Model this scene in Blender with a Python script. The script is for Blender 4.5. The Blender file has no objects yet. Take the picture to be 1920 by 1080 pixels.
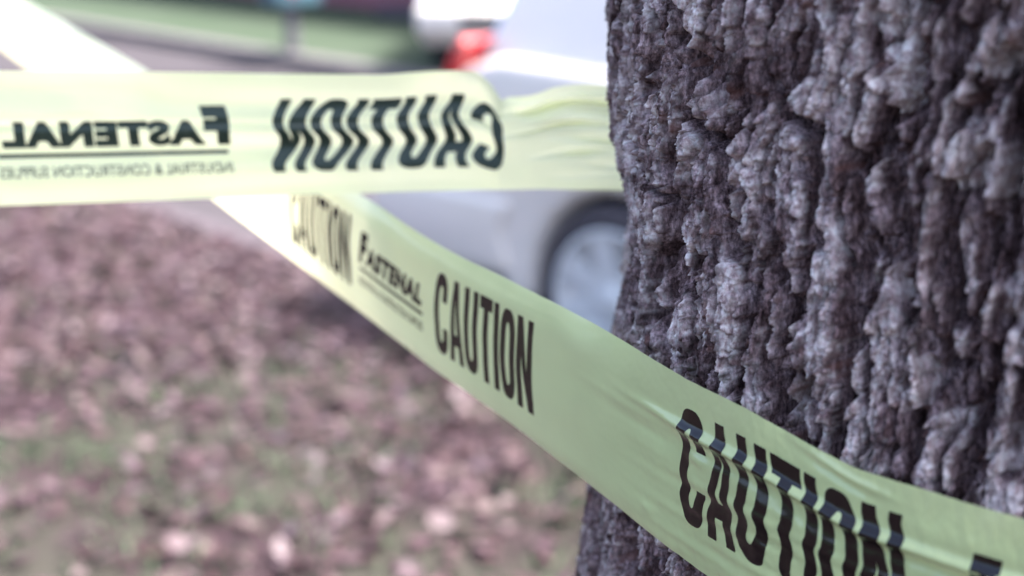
import bpy, bmesh, math, random
import numpy as np
from mathutils import Vector, Matrix
R = math.radians
random.seed(7); rng = np.random.default_rng(11)

# ------------------------------------------------------------------ camera, sky, sun, exposure
sc = bpy.context.scene
EYE = 1.57; PITCH = R(15.5); F = 2667.0
cam_d = bpy.data.cameras.new("camera"); cam = bpy.data.objects.new("camera", cam_d)
sc.collection.objects.link(cam); sc.camera = cam
cam.location = (0, 0, EYE); cam.rotation_euler = (R(90) - PITCH, 0, 0)
cam_d.lens = 50; cam_d.sensor_width = 36; cam_d.clip_start = .02; cam_d.clip_end = 500
cam_d.dof.use_dof = True; cam_d.dof.focus_distance = 0.592; cam_d.dof.aperture_fstop = 5.2
cam_d.dof.aperture_blades = 0

w = bpy.data.worlds.new("World"); sc.world = w; w.use_nodes = True
nt = w.node_tree; bg = nt.nodes["Background"]
sky = nt.nodes.new("ShaderNodeTexSky"); sky.sky_type = 'NISHITA'; sky.sun_disc = False
SUN_EL, SUN_AZ = R(56), R(82)            # azimuth clockwise from +Y
sky.sun_elevation = SUN_EL; sky.sun_rotation = SUN_AZ
sky.air_density = .7; sky.dust_density = 6.0; sky.ozone_density = 1.0
nt.links.new(sky.outputs[0], bg.inputs[0]); bg.inputs[1].default_value = .15
sl = bpy.data.lights.new("sun", 'SUN'); sl.energy = 3.6; sl.angle = R(10); sl.color = (1, .95, .9)
so = bpy.data.objects.new("sun", sl); sc.collection.objects.link(so)
dv = Vector((math.sin(SUN_AZ) * math.cos(SUN_EL), math.cos(SUN_AZ) * math.cos(SUN_EL), math.sin(SUN_EL)))
so.rotation_euler = dv.to_track_quat('Z', 'Y').to_euler()
sc.view_settings.view_transform = 'Standard'; sc.view_settings.look = 'None'
sc.view_settings.exposure = 2.55; sc.view_settings.gamma = 1.0

CP, SP = math.cos(PITCH), math.sin(PITCH)
def ray(px, py):                            # a direction out of the eye, in world axes
    X = (np.asarray(px, float) - 960) / F; Y = (540 - np.asarray(py, float)) / F
    return np.stack([X + 0 * Y, CP + Y * SP, Y * CP - SP + 0 * X], -1)
def at_z(px, py, z): return np.array([0, 0, EYE]) + ray(px, py) * np.asarray(z)[..., None]
def ground_at(px, py, h=0.0):
    d = ray(px, py); k = (h - EYE) / d[2]; return Vector((d[0] * k, d[1] * k, h))

# ------------------------------------------------------------------ noise in numpy
def h2(i, j, s):
    n = (i.astype(np.int64) * 374761393 + j.astype(np.int64) * 668265263 + s * 974634777) & 0xffffffff
    n = ((n ^ (n >> 13)) * 1274126177) & 0xffffffff
    n = ((n ^ (n >> 16)) * 2246822519) & 0xffffffff
    return ((n ^ (n >> 15)) & 0xffffff) / float(0xffffff)
def noise(x, y, s=0):                       # gradient noise, about -1..1
    i = np.floor(x); j = np.floor(y); fx = x - i; fy = y - j
    u = fx * fx * fx * (fx * (fx * 6 - 15) + 10); v = fy * fy * fy * (fy * (fy * 6 - 15) + 10)
    def g(a, b):
        t = h2(i + a, j + b, s) * 6.2831853
        return np.cos(t) * (fx - a) + np.sin(t) * (fy - b)
    return 1.5 * ((g(0, 0) * (1 - u) + g(1, 0) * u) * (1 - v) + (g(0, 1) * (1 - u) + g(1, 1) * u) * v)
def fbm(x, y, s=0, o=4, g=.5):
    r = 0; a = 1; t = 0
    for k in range(o): r = r + a * noise(x * 2 ** k, y * 2 ** k, s + 17 * k); t += a; a *= g
    return r / t * 1.3
def voro(x, y, s):                          # F1, F2, cell id value, offset from the cell's point
    i = np.floor(x); j = np.floor(y)
    f1 = np.full(x.shape, 9.); f2 = np.full(x.shape, 9.); idv = np.zeros(x.shape); dx = np.zeros(x.shape); dy = np.zeros(x.shape)
    for a in (-1, 0, 1):
        for b in (-1, 0, 1):
            cx = i + a + .08 + .84 * h2(i + a, j + b, s); cy = j + b + .08 + .84 * h2(i + a, j + b, s + 5)
            d = np.hypot(x - cx, y - cy); m = d < f1
            f2 = np.where(m, f1, np.minimum(f2, d))
            idv = np.where(m, h2(i + a, j + b, s + 9), idv); dx = np.where(m, x - cx, dx); dy = np.where(m, y - cy, dy)
            f1 = np.where(m, d, f1)
    return f1, f2, idv, dx, dy
def sstep(a, b, x): t = np.clip((x - a) / (b - a), 0, 1); return t * t * (3 - 2 * t)

# ------------------------------------------------------------------ materials
def mat(name, col, rough=.6, metal=0, spec=.5, noise_scale=None, col2=None, bump=0, detail=6, contrast=(.35, .65), coat=0):
    m = bpy.data.materials.new(name); m.use_nodes = True; n = m.node_tree.nodes; l = m.node_tree.links
    p = n["Principled BSDF"]; p.inputs["Base Color"].default_value = (*col, 1)
    p.inputs["Roughness"].default_value = rough; p.inputs["Metallic"].default_value = metal
    p.inputs["Specular IOR Level"].default_value = spec; p.inputs["Coat Weight"].default_value = coat
    if noise_scale:
        tc = n.new("ShaderNodeTexCoord"); t = n.new("ShaderNodeTexNoise"); t.inputs["Scale"].default_value = noise_scale
        t.inputs["Detail"].default_value = detail; l.new(tc.outputs["Object"], t.inputs["Vector"])
        if col2:
            r = n.new("ShaderNodeValToRGB"); r.color_ramp.elements[0].position = contrast[0]; r.color_ramp.elements[1].position = contrast[1]
            r.color_ramp.elements[0].color = (*col, 1); r.color_ramp.elements[1].color = (*col2, 1)
            l.new(t.outputs[0], r.inputs[0]); l.new(r.outputs[0], p.inputs["Base Color"])
        if bump:
            b = n.new("ShaderNodeBump"); b.inputs["Strength"].default_value = bump; b.inputs["Distance"].default_value = .01
            l.new(t.outputs[0], b.inputs["Height"]); l.new(b.outputs[0], p.inputs["Normal"])
    return m
M = {}
M['paint'] = mat('white_car_paint', (0.6160, 0.5852, 0.5456), .3, coat=.6, noise_scale=3, col2=(0.6424, 0.6072, 0.5720))
M['glass'] = mat('tinted_glass', (.55, .74, .80), .08, metal=.75)
M['rubber'] = mat('tyre_rubber', (.028, .024, .032), .8, noise_scale=30, col2=(.05, .045, .055))
M['rim'] = mat('alloy_rim', (.52, .545, .57), .4, metal=.2, noise_scale=8, col2=(.57, .60, .62))
M['dark'] = mat('black_plastic', (.02, .017, .022), .6, noise_scale=20, col2=(.035, .03, .04))
M['red'] = mat('red_lens', (0.4400, 0.0160, 0.0240), .15, coat=.5, noise_scale=20, col2=(0.5200, 0.0240, 0.0320))
M['lamp'] = mat('clear_lens', (.75, .78, .82), .1, metal=.4)
M['plate'] = mat('plate_white', (.6, .62, .68), .4)
M['asphalt'] = mat('asphalt', (0.0390, 0.0359, 0.0398), .95, spec=.08, noise_scale=3, col2=(0.0488, 0.0441, 0.0507), bump=.3)
M['kerb'] = mat('kerb_concrete', (0.0605, 0.0523, 0.0605), .95, spec=.08, noise_scale=9, col2=(0.0770, 0.0660, 0.0770), bump=.2)
M['far_kerb'] = mat('kerb_shade_lifted', (.10, .095, .10), .95, spec=.05, noise_scale=6, col2=(.13, .12, .125))  # kerb concrete again, colour lightened to lift its shaded face
M['soil'] = mat('soil', (0.0272, 0.0183, 0.0218), .95, spec=.05, noise_scale=2.2, col2=(0.0326, 0.0313, 0.0272), bump=.6, contrast=(.42, .58))
M['lawn'] = mat('lawn_grass', (0.0360, 0.0522, 0.0342), .95, spec=.05, noise_scale=.9, col2=(0.0450, 0.0594, 0.0425), bump=.5)
M['wood'] = mat('painted_post', (0.0840, 0.0812, 0.0980), .7, noise_scale=12, col2=(0.1008, 0.0952, 0.1120))
M['teal'] = mat('blue_box', (0.0400, 0.0960, 0.1280), .5, noise_scale=12, col2=(0.0560, 0.1120, 0.1440))
M['trim'] = mat('white_trim', (.6, .6, .64), .6, noise_scale=5, col2=(.66, .66, .7))
M['roof'] = mat('roof_shingle', (.10, .09, .10), .9, noise_scale=14, col2=(.16, .14, .15), bump=.4)

def brick_mat():
    m = bpy.data.materials.new('brick'); m.use_nodes = True; n = m.node_tree.nodes; l = m.node_tree.links; p = n["Principled BSDF"]
    tc = n.new("ShaderNodeTexCoord"); mp = n.new("ShaderNodeMapping"); mp.inputs["Rotation"].default_value = (R(90), 0, 0)
    b = n.new("ShaderNodeTexBrick"); b.inputs["Scale"].default_value = 4.2
    b.inputs["Color1"].default_value = (.20, .055, .075, 1); b.inputs["Color2"].default_value = (.26, .08, .105, 1); b.inputs["Mortar"].default_value = (.26, .2, .23, 1)
    b.inputs["Mortar Size"].default_value = .012
    l.new(tc.outputs["Object"], mp.inputs[0]); l.new(mp.outputs[0], b.inputs[0]); l.new(b.outputs[0], p.inputs["Base Color"]); p.inputs["Roughness"].default_value = .85
    return m
M['brick'] = brick_mat()

def leaf_mat():
    m = bpy.data.materials.new('dry_leaf'); m.use_nodes = True; n = m.node_tree.nodes; l = m.node_tree.links; p = n["Principled BSDF"]
    g = n.new("ShaderNodeNewGeometry"); r = n.new("ShaderNodeValToRGB"); cr = r.color_ramp
    cols = [(0, (0.0248, 0.0103, 0.0124)), (.2, (0.0317, 0.0145, 0.0172)), (.42, (0.0413, 0.0199, 0.0248)), (.62, (0.0495, 0.0268, 0.0330)), (.80, (0.0606, 0.0365, 0.0461)), (.95, (0.0757, 0.0516, 0.0626)), (1, (0.0998, 0.0736, 0.0860))]
    cr.elements[0].color = (*cols[0][1], 1); cr.elements[1].color = (*cols[-1][1], 1)
    for q, c in cols[1:-1]: e = cr.elements.new(q); e.color = (*c, 1)
    l.new(g.outputs["Random Per Island"], r.inputs[0]); l.new(r.outputs[0], p.inputs["Base Color"])
    p.inputs["Roughness"].default_value = .55; p.inputs["Specular IOR Level"].default_value = .3
    return m
M['leaf'] = leaf_mat()
M['pale_leaf'] = mat('pale_leaf', (0.0736, 0.0544, 0.0621), .7, spec=.2, noise_scale=30, col2=(0.0896, 0.0672, 0.0755))
M['blade'] = mat('grass_blade', (.047, .072, .041), .8, noise_scale=3, col2=(.068, .100, .056))

# ------------------------------------------------------------------ object helpers
def link(o, parent=None):
    sc.collection.objects.link(o)
    if parent: o.parent = parent
    return o
def tag(o, label=None, cat=None, group=None, kind=None):
    for k, v in (('label', label), ('category', cat), ('group', group), ('kind', kind)):
        if v: o[k] = v
    return o
def empty(name, loc=(0, 0, 0), rz=0): o = bpy.data.objects.new(name, None); link(o); o.location = loc; o.rotation_euler = (0, 0, rz); return o
def mesh_np(name, verts, quads, m, parent=None, smooth=True, tris=None):
    me = bpy.data.meshes.new(name); nv = len(verts)
    me.vertices.add(nv); me.vertices.foreach_set("co", np.asarray(verts, np.float32).ravel())
    k = 4 if tris is None else 3; f = np.asarray(quads if tris is None else tris, np.int32)
    me.loops.add(f.size); me.loops.foreach_set("vertex_index", f.ravel())
    me.polygons.add(len(f)); me.polygons.foreach_set("loop_start", np.arange(0, f.size, k, dtype=np.int32))
    me.polygons.foreach_set("loop_total", np.full(len(f), k, np.int32))
    me.polygons.foreach_set("use_smooth", np.full(len(f), smooth))
    me.update(calc_edges=True); me.materials.append(m)
    return link(bpy.data.objects.new(name, me), parent)
def grid_faces(nr, nc, wrap=False):
    r = np.arange(nr - 1)[:, None]; c = np.arange(nc if wrap else nc - 1)[None]
    c2 = (c + 1) % nc
    return np.stack([r * nc + c, r * nc + c2, (r + 1) * nc + c2, (r + 1) * nc + c], -1).reshape(-1, 4)
def obj(name, bm, m, parent=None, smooth=False, bevel=0):
    me = bpy.data.meshes.new(name); bmesh.ops.recalc_face_normals(bm, faces=bm.faces[:]); bm.to_mesh(me); bm.free(); me.materials.append(m)
    for f in me.polygons: f.use_smooth = smooth
    o = link(bpy.data.objects.new(name, me), parent)
    if bevel:
        b = o.modifiers.new("bevel", 'BEVEL'); b.width = bevel; b.segments = 3; b.limit_method = 'ANGLE'; b.angle_limit = R(25)
        for f in me.polygons: f.use_smooth = True
        me.polygons.foreach_set("use_smooth", [True] * len(me.polygons))
    return o
def box(bm, x0, x1, y0, y1, z0, z1):
    v = [bm.verts.new(p) for p in ((x0, y0, z0), (x1, y0, z0), (x1, y1, z0), (x0, y1, z0), (x0, y0, z1), (x1, y0, z1), (x1, y1, z1), (x0, y1, z1))]
    for f in ((0, 3, 2, 1), (4, 5, 6, 7), (0, 1, 5, 4), (1, 2, 6, 5), (2, 3, 7, 6), (3, 0, 4, 7)): bm.faces.new([v[i] for i in f])
def boxes(name, L, m, parent=None, bevel=0):
    bm = bmesh.new()
    for b in L: box(bm, *b)
    return obj(name, bm, m, parent, bevel=bevel)
def prism(bm, poly, y0, y1, inset0=0, cy=0):          # side outline (x,z) swept across y
    a = [bm.verts.new((x, y0, z)) for x, z in poly]; b = [bm.verts.new((x, y1, z)) for x, z in poly]
    n = len(poly); bm.faces.new(a); bm.faces.new(b[::-1])
    for i in range(n): bm.faces.new((a[i], b[i], b[(i + 1) % n], a[(i + 1) % n]))
def lathe(bm, prof, seg=40):                           # (radius, y) about the y axis
    rings = []
    for r, y in prof:
        rings.append([bm.verts.new((r * math.cos(2 * math.pi * k / seg), y, r * math.sin(2 * math.pi * k / seg))) for k in range(seg)])
    for a, b in zip(rings, rings[1:]):
        for k in range(seg): bm.faces.new((a[k], a[(k + 1) % seg], b[(k + 1) % seg], b[k]))
    bm.faces.new(rings[0]); bm.faces.new(rings[-1][::-1])

# ------------------------------------------------------------------ the ground, road and lawn
D = np.array([-.65, .76]); N = np.array([.76, .65])     # along the road, across it (away from the tree)
N_NEAR, N_FAR, N_HOUSE = 3.2, 7.75, 11.8
def rd(m, n): p = D * m / np.dot(D, D) + N * n / np.dot(N, N); return float(p[0]), float(p[1])
def strip(name, n0, n1, z, m, label, m0=-60, m1=80):
    bm = bmesh.new(); v = [bm.verts.new((*rd(a, b), z)) for a, b in ((m0, n0), (m1, n0), (m1, n1), (m0, n1))]; bm.faces.new(v)
    return tag(obj(name, bm, m), label, kind='structure')
bm = bmesh.new(); s_ = 250; bm.faces.new([bm.verts.new(p) for p in ((-s_, -s_, -.13), (s_, -s_, -.13), (s_, s_, -.13), (-s_, s_, -.13))])
tag(obj('ground', bm, M['lawn']), 'open ground running out to the horizon', kind='structure')
# near verge: gently uneven soil
xs = np.linspace(-14, 14, 240); ys = np.linspace(-4, 30, 300)
def verge_h(x, y): return .02 * fbm(x / 1.2, y / 1.2, 3, 4) + .010 * fbm(x / .2, y / .2, 5, 3)
mm = np.linspace(-22, 24, 330); nn = np.linspace(-14, N_NEAR - .02, 240)
MM, NN = np.meshgrid(mm, nn); P = D * (MM[..., None] / np.dot(D, D)) + N * (NN[..., None] / np.dot(N, N))
Z = verge_h(P[..., 0], P[..., 1]) * sstep(N_NEAR - .02, N_NEAR - .5, NN)
vv = np.concatenate([P, Z[..., None]], -1).reshape(-1, 3)
tag(mesh_np('verge', vv, grid_faces(len(nn), len(mm)), M['soil']), 'dark soil verge under the fallen leaves', kind='structure')
strip('road', N_NEAR + .1, N_FAR - .1, -.12, M['asphalt'], 'grey asphalt road')
strip('lawn', N_FAR + .1, 60, 0.0, M['lawn'], 'far green lawn across the road')
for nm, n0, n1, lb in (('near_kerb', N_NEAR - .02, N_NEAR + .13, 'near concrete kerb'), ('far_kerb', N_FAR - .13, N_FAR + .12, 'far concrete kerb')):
    bm = bmesh.new(); a = [(*rd(m_, n_),) for m_, n_ in ((-40, n0), (60, n0), (60, n1), (-40, n1))]
    lo = [bm.verts.new((*q, -.125)) for q in a]; hi = [bm.verts.new((*q, .012)) for q in a]
    bm.faces.new(hi); bm.faces.new(lo[::-1])
    for i in range(4): bm.faces.new((lo[i], lo[(i + 1) % 4], hi[(i + 1) % 4], hi[i]))
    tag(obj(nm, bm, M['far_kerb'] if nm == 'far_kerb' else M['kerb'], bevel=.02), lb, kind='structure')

# fallen leaves: thousands of small curled blades, one uncountable litter
def scatter_leaves(cnt, area, size, seed, keep):
    g = np.random.default_rng(seed)
    p = np.stack([g.uniform(area[0], area[1], cnt), g.uniform(area[2], area[3], cnt)], -1)
    n = p @ N; k = (n < N_NEAR + .02) & keep(p, g); p = p[k]; c = len(p)
    s = g.uniform(*size, c); yaw = g.uniform(0, 6.28, c); tilt = g.normal(0, .30, c); roll = g.normal(0, .28, c); curl = g.uniform(.05, .35, c)
    out = np.array([(-1, 0), (-.62, .42), (-.1, .62), (.45, .40), (1, 0), (.45, -.42), (-.1, -.6), (-.62, -.40)])
    loc = np.zeros((c, 10, 3)); loc[:, :8, :2] = out + g.normal(0, .07, (c, 8, 2)); loc[:, 8] = (-.35, 0, 0); loc[:, 9] = (.35, 0, 0)
    loc[..., 2] = curl[:, None] * (loc[..., 1] ** 2 * 1.2 + loc[..., 0] ** 2 * .4) - .03
    loc *= s[:, None, None] * .5
    def rot(a, b, ang):
        ca, sa = np.cos(ang)[:, None], np.sin(ang)[:, None]; x, y = loc[..., a].copy(), loc[..., b].copy()
        loc[..., a] = x * ca - y * sa; loc[..., b] = x * sa + y * ca
    rot(0, 2, tilt); rot(1, 2, roll); rot(0, 1, yaw)
    loc[..., :2] += p[:, None]; loc[..., 2] += (verge_h(p[:, 0], p[:, 1]) + g.uniform(.006, .035, c))[:, None]
    T = np.array([(0, 1, 8), (1, 2, 8), (2, 9, 8), (2, 3, 9), (3, 4, 9), (4, 5, 9), (5, 6, 9), (6, 8, 9), (6, 7, 8), (7, 0, 8)])[:, ::-1]
    return loc.reshape(-1, 3), (T[None] + 10 * np.arange(c)[:, None, None]).reshape(-1, 3)
def dens(p, g):
    q = fbm(p[:, 0] / .55, p[:, 1] / .55, 21, 3); far = sstep(4.0, 5.0, p[:, 1] + .25 * fbm(p[:, 0] / .7, p[:, 1] / .7, 8, 2))
    gap = np.exp(-((p[:, 1] - 4.42 - .05 * p[:, 0]) / .09) ** 2) * (p[:, 0] < -.6)
    return g.uniform(0, 1, len(p)) < (.27 + .68 * far + .40 * q) * (1 - .55 * gap)
v1, t1 = scatter_leaves(38000, (-4.2, 1.6, 2.6, 9.5), (.035, .080), 5, dens)
v2, t2 = scatter_leaves(9000, (-9, 5, -2, 12), (.05, .10), 6, lambda p, g: (g.uniform(0, 1, len(p)) < .6) & ~((p[:, 0] > -4.2) & (p[:, 0] < 1.6) & (p[:, 1] > 2.6) & (p[:, 1] < 9.5)))
tag(mesh_np('fallen_leaves', np.concatenate([v1, v2]), None, M['leaf'], tris=np.concatenate([t1, t2 + len(v1)]), smooth=False), 'reddish brown fallen leaves littering the verge', kind='stuff')
# grass blades between the leaves
g = np.random.default_rng(3); c = 60000
p = np.stack([g.uniform(-4, 1.6, c), g.uniform(2.4, 8, c)], -1)
q = fbm(p[:, 0] / .4, p[:, 1] / .4, 61, 3); p = p[(p @ N < N_NEAR - .05) & (g.uniform(0, 1, c) < (.75 - .55 * sstep(4.3, 5.3, p[:, 1])) * (.5 + 1.6 * q))]; c = len(p)
yw = g.uniform(0, 6.28, c); hh = g.uniform(.02, .055, c); wd = g.uniform(.0025, .005, c); ln = g.normal(0, .018, (c, 2))
zz = verge_h(p[:, 0], p[:, 1]); ex = np.stack([np.cos(yw), np.sin(yw)], -1) * wd[:, None]
V = np.zeros((c, 4, 3)); V[:, 0, :2] = p - ex; V[:, 1, :2] = p + ex; V[:, 2, :2] = p + ex * .7 + ln * .4; V[:, 3, :2] = p + ln
V[:, 0, 2] = V[:, 1, 2] = zz; V[:, 2, 2] = zz + hh * .6; V[:, 3, 2] = zz + hh
tag(mesh_np('grass', V.reshape(-1, 3), (np.arange(4)[None] + 4 * np.arange(c)[:, None]), M['blade'], smooth=False), 'thin green grass blades between the leaves', kind='stuff')
# two pale leaves standing out on the near grass
def big_leaf(px, py, size, yaw, label):
    c = ground_at(px, py, .05); nu, nv_ = 13, 9; U, W = np.meshgrid(np.linspace(-1, 1, nu), np.linspace(-1, 1, nv_), indexing='ij')
    wid = np.sqrt(np.clip(1 - np.abs(U) ** 2.2, 0, 1)) * (.72 + .12 * np.cos(U * 9)); x = U; y = W * wid; z = .35 * y ** 2 + .12 * U ** 2 + .03 * np.sin(U * 7) * W
    v = np.stack([x, y, z], -1).reshape(-1, 3) * size / 2
    o = mesh_np('fallen_leaf', v, grid_faces(nu, nv_), M['pale_leaf']); o.location = c; o.rotation_euler = (R(38), R(10), yaw)
    o.modifiers.new("s", 'SOLIDIFY').thickness = .0006
    return tag(o, label, 'leaf')
big_leaf(825, 978, .075, .5, 'small round pale pink leaf, the lower of the two palest on the grass')
big_leaf(948, 895, .085, 2.2, 'pale grey leaf on the grass just below the sagging tape')
big_leaf(330, 1020, .075, 1.2, 'pale pink leaf on the grass at the bottom left of the picture')

# ------------------------------------------------------------------ brick house over the lawn
def house():
    hx, hy = rd(15.2, N_HOUSE); ang = math.atan2(D[1], D[0])
    t = tag(empty('brick_house', (hx, hy, 0), ang + math.pi), 'long dark red brick house at the far edge of the lawn', 'house')
    # local +x runs along the facade back towards the car, local +y away from the road
    L0, L1, Dp, H = -9, 15, 8, 2.7; bm = bmesh.new()
    box(bm, L0, L1, 0, Dp, -.05, H); obj('wall', bm, M['brick'], t)
    bm = bmesh.new(); a = [bm.verts.new(p) for p in ((L0 - .5, -.6, H), (L1 + .5, -.6, H), (L1 + .5, Dp + .6, H), (L0 - .5, Dp + .6, H), (L0 - .5, Dp / 2, H + 2.2), (L1 + .5, Dp / 2, H + 2.2))]
    for f in ((0, 1, 5, 4), (2, 3, 4, 5), (0, 4, 3), (1, 2, 5), (0, 3, 2, 1)): bm.faces.new([a[i] for i in f])
    obj('roof', bm, M['roof'], t)
    for x in (-7, -3.4, 4.6, 8.4, 12):
        f = boxes('window', [(x - .75, x - .65, -.05, .05, .95, 2.2), (x + .65, x + .75, -.05, .05, .95, 2.2), (x - .65, x + .65, -.05, .05, 2.1, 2.2), (x - .85, x + .85, -.09, .05, .85, .95), (x - .03, x + .03, -.04, .05, .95, 2.1)], M['trim'], t)
        boxes('pane', [(x - .65, x + .65, -.02, -.005, .95, 2.1)], M['glass'], f)
    d = boxes('door', [(.1, 1.1, -.04, .03, .02, 2.1)], M['teal'], t, .01); boxes('handle', [(.95, 1.02, -.09, -.04, .95, 1.1)], M['rim'], d)
    boxes('step', [(-.3, 1.5, -.9, -.05, -.05, .16)], M['kerb'], t, .02)
house()

# low box on a post beyond the road
def post_box():
    b = ground_at(549, 100); t = tag(empty('mailbox', (b.x, b.y, 0), R(-48)), 'blue box on a pale post at the edge of the far lawn', 'mailbox')
    boxes('post', [(-.055, .055, -.055, .055, -.05, .50)], M['wood'], t, .008)
    bm = bmesh.new(); pr = [(-.16, .50), (.16, .50), (.16, .66)] + [(.16 * math.cos(a), .66 + .15 * math.sin(a)) for a in np.linspace(.2, 2.94, 9)] + [(-.16, .66)]
    prism(bm, pr, -.26, .26); bx_ = obj('box', bm, M['teal'], t, bevel=.008)
    boxes('flag', [(.165, .175, -.1, -.06, .6, .85)], M['red'], bx_)
post_box()

# ------------------------------------------------------------------ cars
def arch(cx, r, z0, k=12):
    a0 = math.asin((z0 - .33) / r); return [(cx + r * math.cos(a), .33 + r * math.sin(a)) for a in np.linspace(math.pi - a0, a0, k)]
def wheel(t, x, y, side):
    wt = bpy.data.objects.new('wheel', None); link(wt, t); wt.location = (x, y, .33); wt.scale = (1, side, 1)
    bm = bmesh.new(); lathe(bm, [(.245, -.09), (.262, -.11), (.305, -.115), (.325, -.095), (.335, -.05), (.335, .05), (.325, .1), (.245, .1)], 48); obj('tyre', bm, M['rubber'], wt, True)
    bm = bmesh.new(); lathe(bm, [(.254, -.095), (.254, -.114), (.235, -.114), (.222, -.07), (.215, -.03), (.05, -.02)], 48); rm = obj('rim', bm, M['rim'], wt, True)
    bm = bmesh.new()
    for k in range(7):
        a = 2 * math.pi * k / 7; ca, sa = math.cos(a), math.sin(a); v = []
        for r, hw, y0 in ((.03, .030, -.10), (.232, .050, -.105)):
            for s in (-1, 1):
                for yy in (y0, y0 + .03): v.append(bm.verts.new((r * ca - s * hw * sa, yy, r * sa + s * hw * ca)))
        for f in ((0, 1, 3, 2), (4, 6, 7, 5), (0, 4, 5, 1), (2, 3, 7, 6), (0, 2, 6, 4), (1, 5, 7, 3)): bm.faces.new([v[i] for i in f])
    lathe(bm, [(.055, -.08), (.055, -.115), (.03, -.122)], 20)
    obj('spokes', bm, M['rim'], wt)
def car(loc, rz, label):
    t = tag(empty('parked_car', loc, rz), label, 'car', None); W = .88
    up = [(-1.02, .26), (-1.13, .36), (-1.16, .58), (-1.10, .74), (-1.02, .84), (-.90, .96), (-.73, 1.08), (-.55, 1.13), (.3, 1.10), (1.2, 1.05), (2.0, 1.0), (2.6, .95), (3.15, .84), (3.42, .68), (3.50, .5), (3.47, .32), (3.36, .24)]
    poly = up + arch(2.62, .37, .24)[::-1] + arch(0, .37, .24)[::-1]
    bm = bmesh.new(); prism(bm, poly, -W, W)
    body = obj('body', bm, M['paint'], t, bevel=.055)
    boxes('sill', [(.42, 2.2, -W - .012, W + .012, .20, .30)], M['dark'], t, .02)
    boxes('underbody', [(-.95, 3.3, -.72, .72, .22, .6)], M['dark'], t)
    # rear and front bumpers
    bm = bmesh.new(); prism(bm, [(-.46, .34), (-1.15, .34), (-1.22, .42), (-1.23, .56), (-1.18, .64), (-.46, .62), (-.52, .5)], -W - .025, W + .025); rb = obj('bumper', bm, M['paint'], t, bevel=.035)
    boxes('plate', [(-1.245, -1.232, -.26, .26, .42, .55)], M['plate'], rb)
    boxes('valance', [(-1.12, -.5, -W - .01, W + .01, .215, .335)], M['dark'], t, .02)
    bm = bmesh.new(); prism(bm, [(3.10, .34), (3.50, .34), (3.57, .42), (3.56, .58), (3.46, .62), (3.10, .60)], -W - .02, W + .02); fb = obj('bumper', bm, M['paint'], t, bevel=.035)
    boxes('grille', [(3.565, 3.585, -.5, .5, .44, .55)], M['dark'], fb)
    # cabin
    bm = bmesh.new(); lo = [(-.75, 1.06), (.0, 1.06), (.9, 1.03), (2.02, .98)]; hi = [(-.60, 1.52), (.1, 1.60), (.9, 1.585), (1.30, 1.52)]; R_ = {}
    for j, pr in enumerate((lo, hi)):
        for i, (x, z) in enumerate(pr):
            for s in (-1, 1): R_[j, i, s] = bm.verts.new((x, s * (W - .07 - j * .2), z))
    for i in range(3):
        for s in (-1, 1): bm.faces.new([R_[0, i, s], R_[0, i + 1, s], R_[1, i + 1, s], R_[1, i, s]])
        bm.faces.new([R_[1, i, -1], R_[1, i + 1, -1], R_[1, i + 1, 1], R_[1, i, 1]]); bm.faces.new([R_[0, i, -1], R_[0, i + 1, -1], R_[0, i + 1, 1], R_[0, i, 1]])
    for i in (0, 3): bm.faces.new([R_[0, i, -1], R_[0, i, 1], R_[1, i, 1], R_[1, i, -1]])
    obj('roof', bm, M['paint'], t, bevel=.05)
    def side_win(pts, s):
        bm = bmesh.new(); a = []; b = []
        for x, z in pts:
            y = (W - .07 - (z - 1.03) / .54 * .2) + .006
            a.append(bm.verts.new((x, s * y, z))); b.append(bm.verts.new((x, s * (y - .02), z)))
        bm.faces.new(a); bm.faces.new(b[::-1]); n = len(a)
        for i in range(n): bm.faces.new((a[i], a[(i + 1) % n], b[(i + 1) % n], b[i]))
        obj('window', bm, M['glass'], t)
    for s in (-1, 1):
        side_win([(-.36, 1.16), (.52, 1.12), (.52, 1.51), (.1, 1.51), (-.28, 1.46)], s)
        side_win([(.60, 1.12), (1.66, 1.08), (1.25, 1.45), (.95, 1.51), (.60, 1.51)], s)
    for k, (x0, z0, x1, z1) in enumerate(((-.735, 1.13, -.62, 1.47), (1.94, 1.04, 1.36, 1.49))):
        dx, dz = x1 - x0, z1 - z0; L = math.hypot(dx, dz); nx, nz = (-dz / L, dx / L) if k == 0 else (dz / L, -dx / L)
        bm = bmesh.new(); v = []
        for e in (.012, .03):
            for x, z, hw in ((x0, z0, .70), (x1, z1, .58)):
                for s in (-1, 1): v.append(bm.verts.new((x + nx * e, s * hw, z + nz * e)))
        for f in ((0, 1, 3, 2), (4, 6, 7, 5), (0, 2, 6, 4), (1, 5, 7, 3), (0, 4, 5, 1), (2, 3, 7, 6)): bm.faces.new([v[i] for i in f])
        obj('rear_window' if k == 0 else 'windscreen', bm, M['glass'], t)
    for s in (-1, 1):
        bm = bmesh.new(); y0, y1 = sorted((s * (W - .22), s * (W + .012)))
        prism(bm, [(-1.00, .86), (-.93, .80), (-.84, .90), (-.74, 1.06), (-.695, 1.17), (-.72, 1.19), (-.755, 1.15), (-.80, 1.06), (-.91, .965)], y0, y1); obj('tail_light', bm, M['red'], t, bevel=.008)
        bm = bmesh.new(); y0, y1 = sorted((s * (W - .32), s * (W + .008)))
        prism(bm, [(3.00, .74), (3.40, .64), (3.475, .66), (3.43, .72), (3.16, .855), (3.0, .86)], y0, y1); obj('headlight', bm, M['lamp'], t, bevel=.008)
        y0, y1 = sorted((s * W, s * (W + .03)))
        for x in (.38, 1.40): boxes('door_handle', [(x, x + .18, y0, y1, .90, .93)], M['paint'], t, .01)
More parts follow.
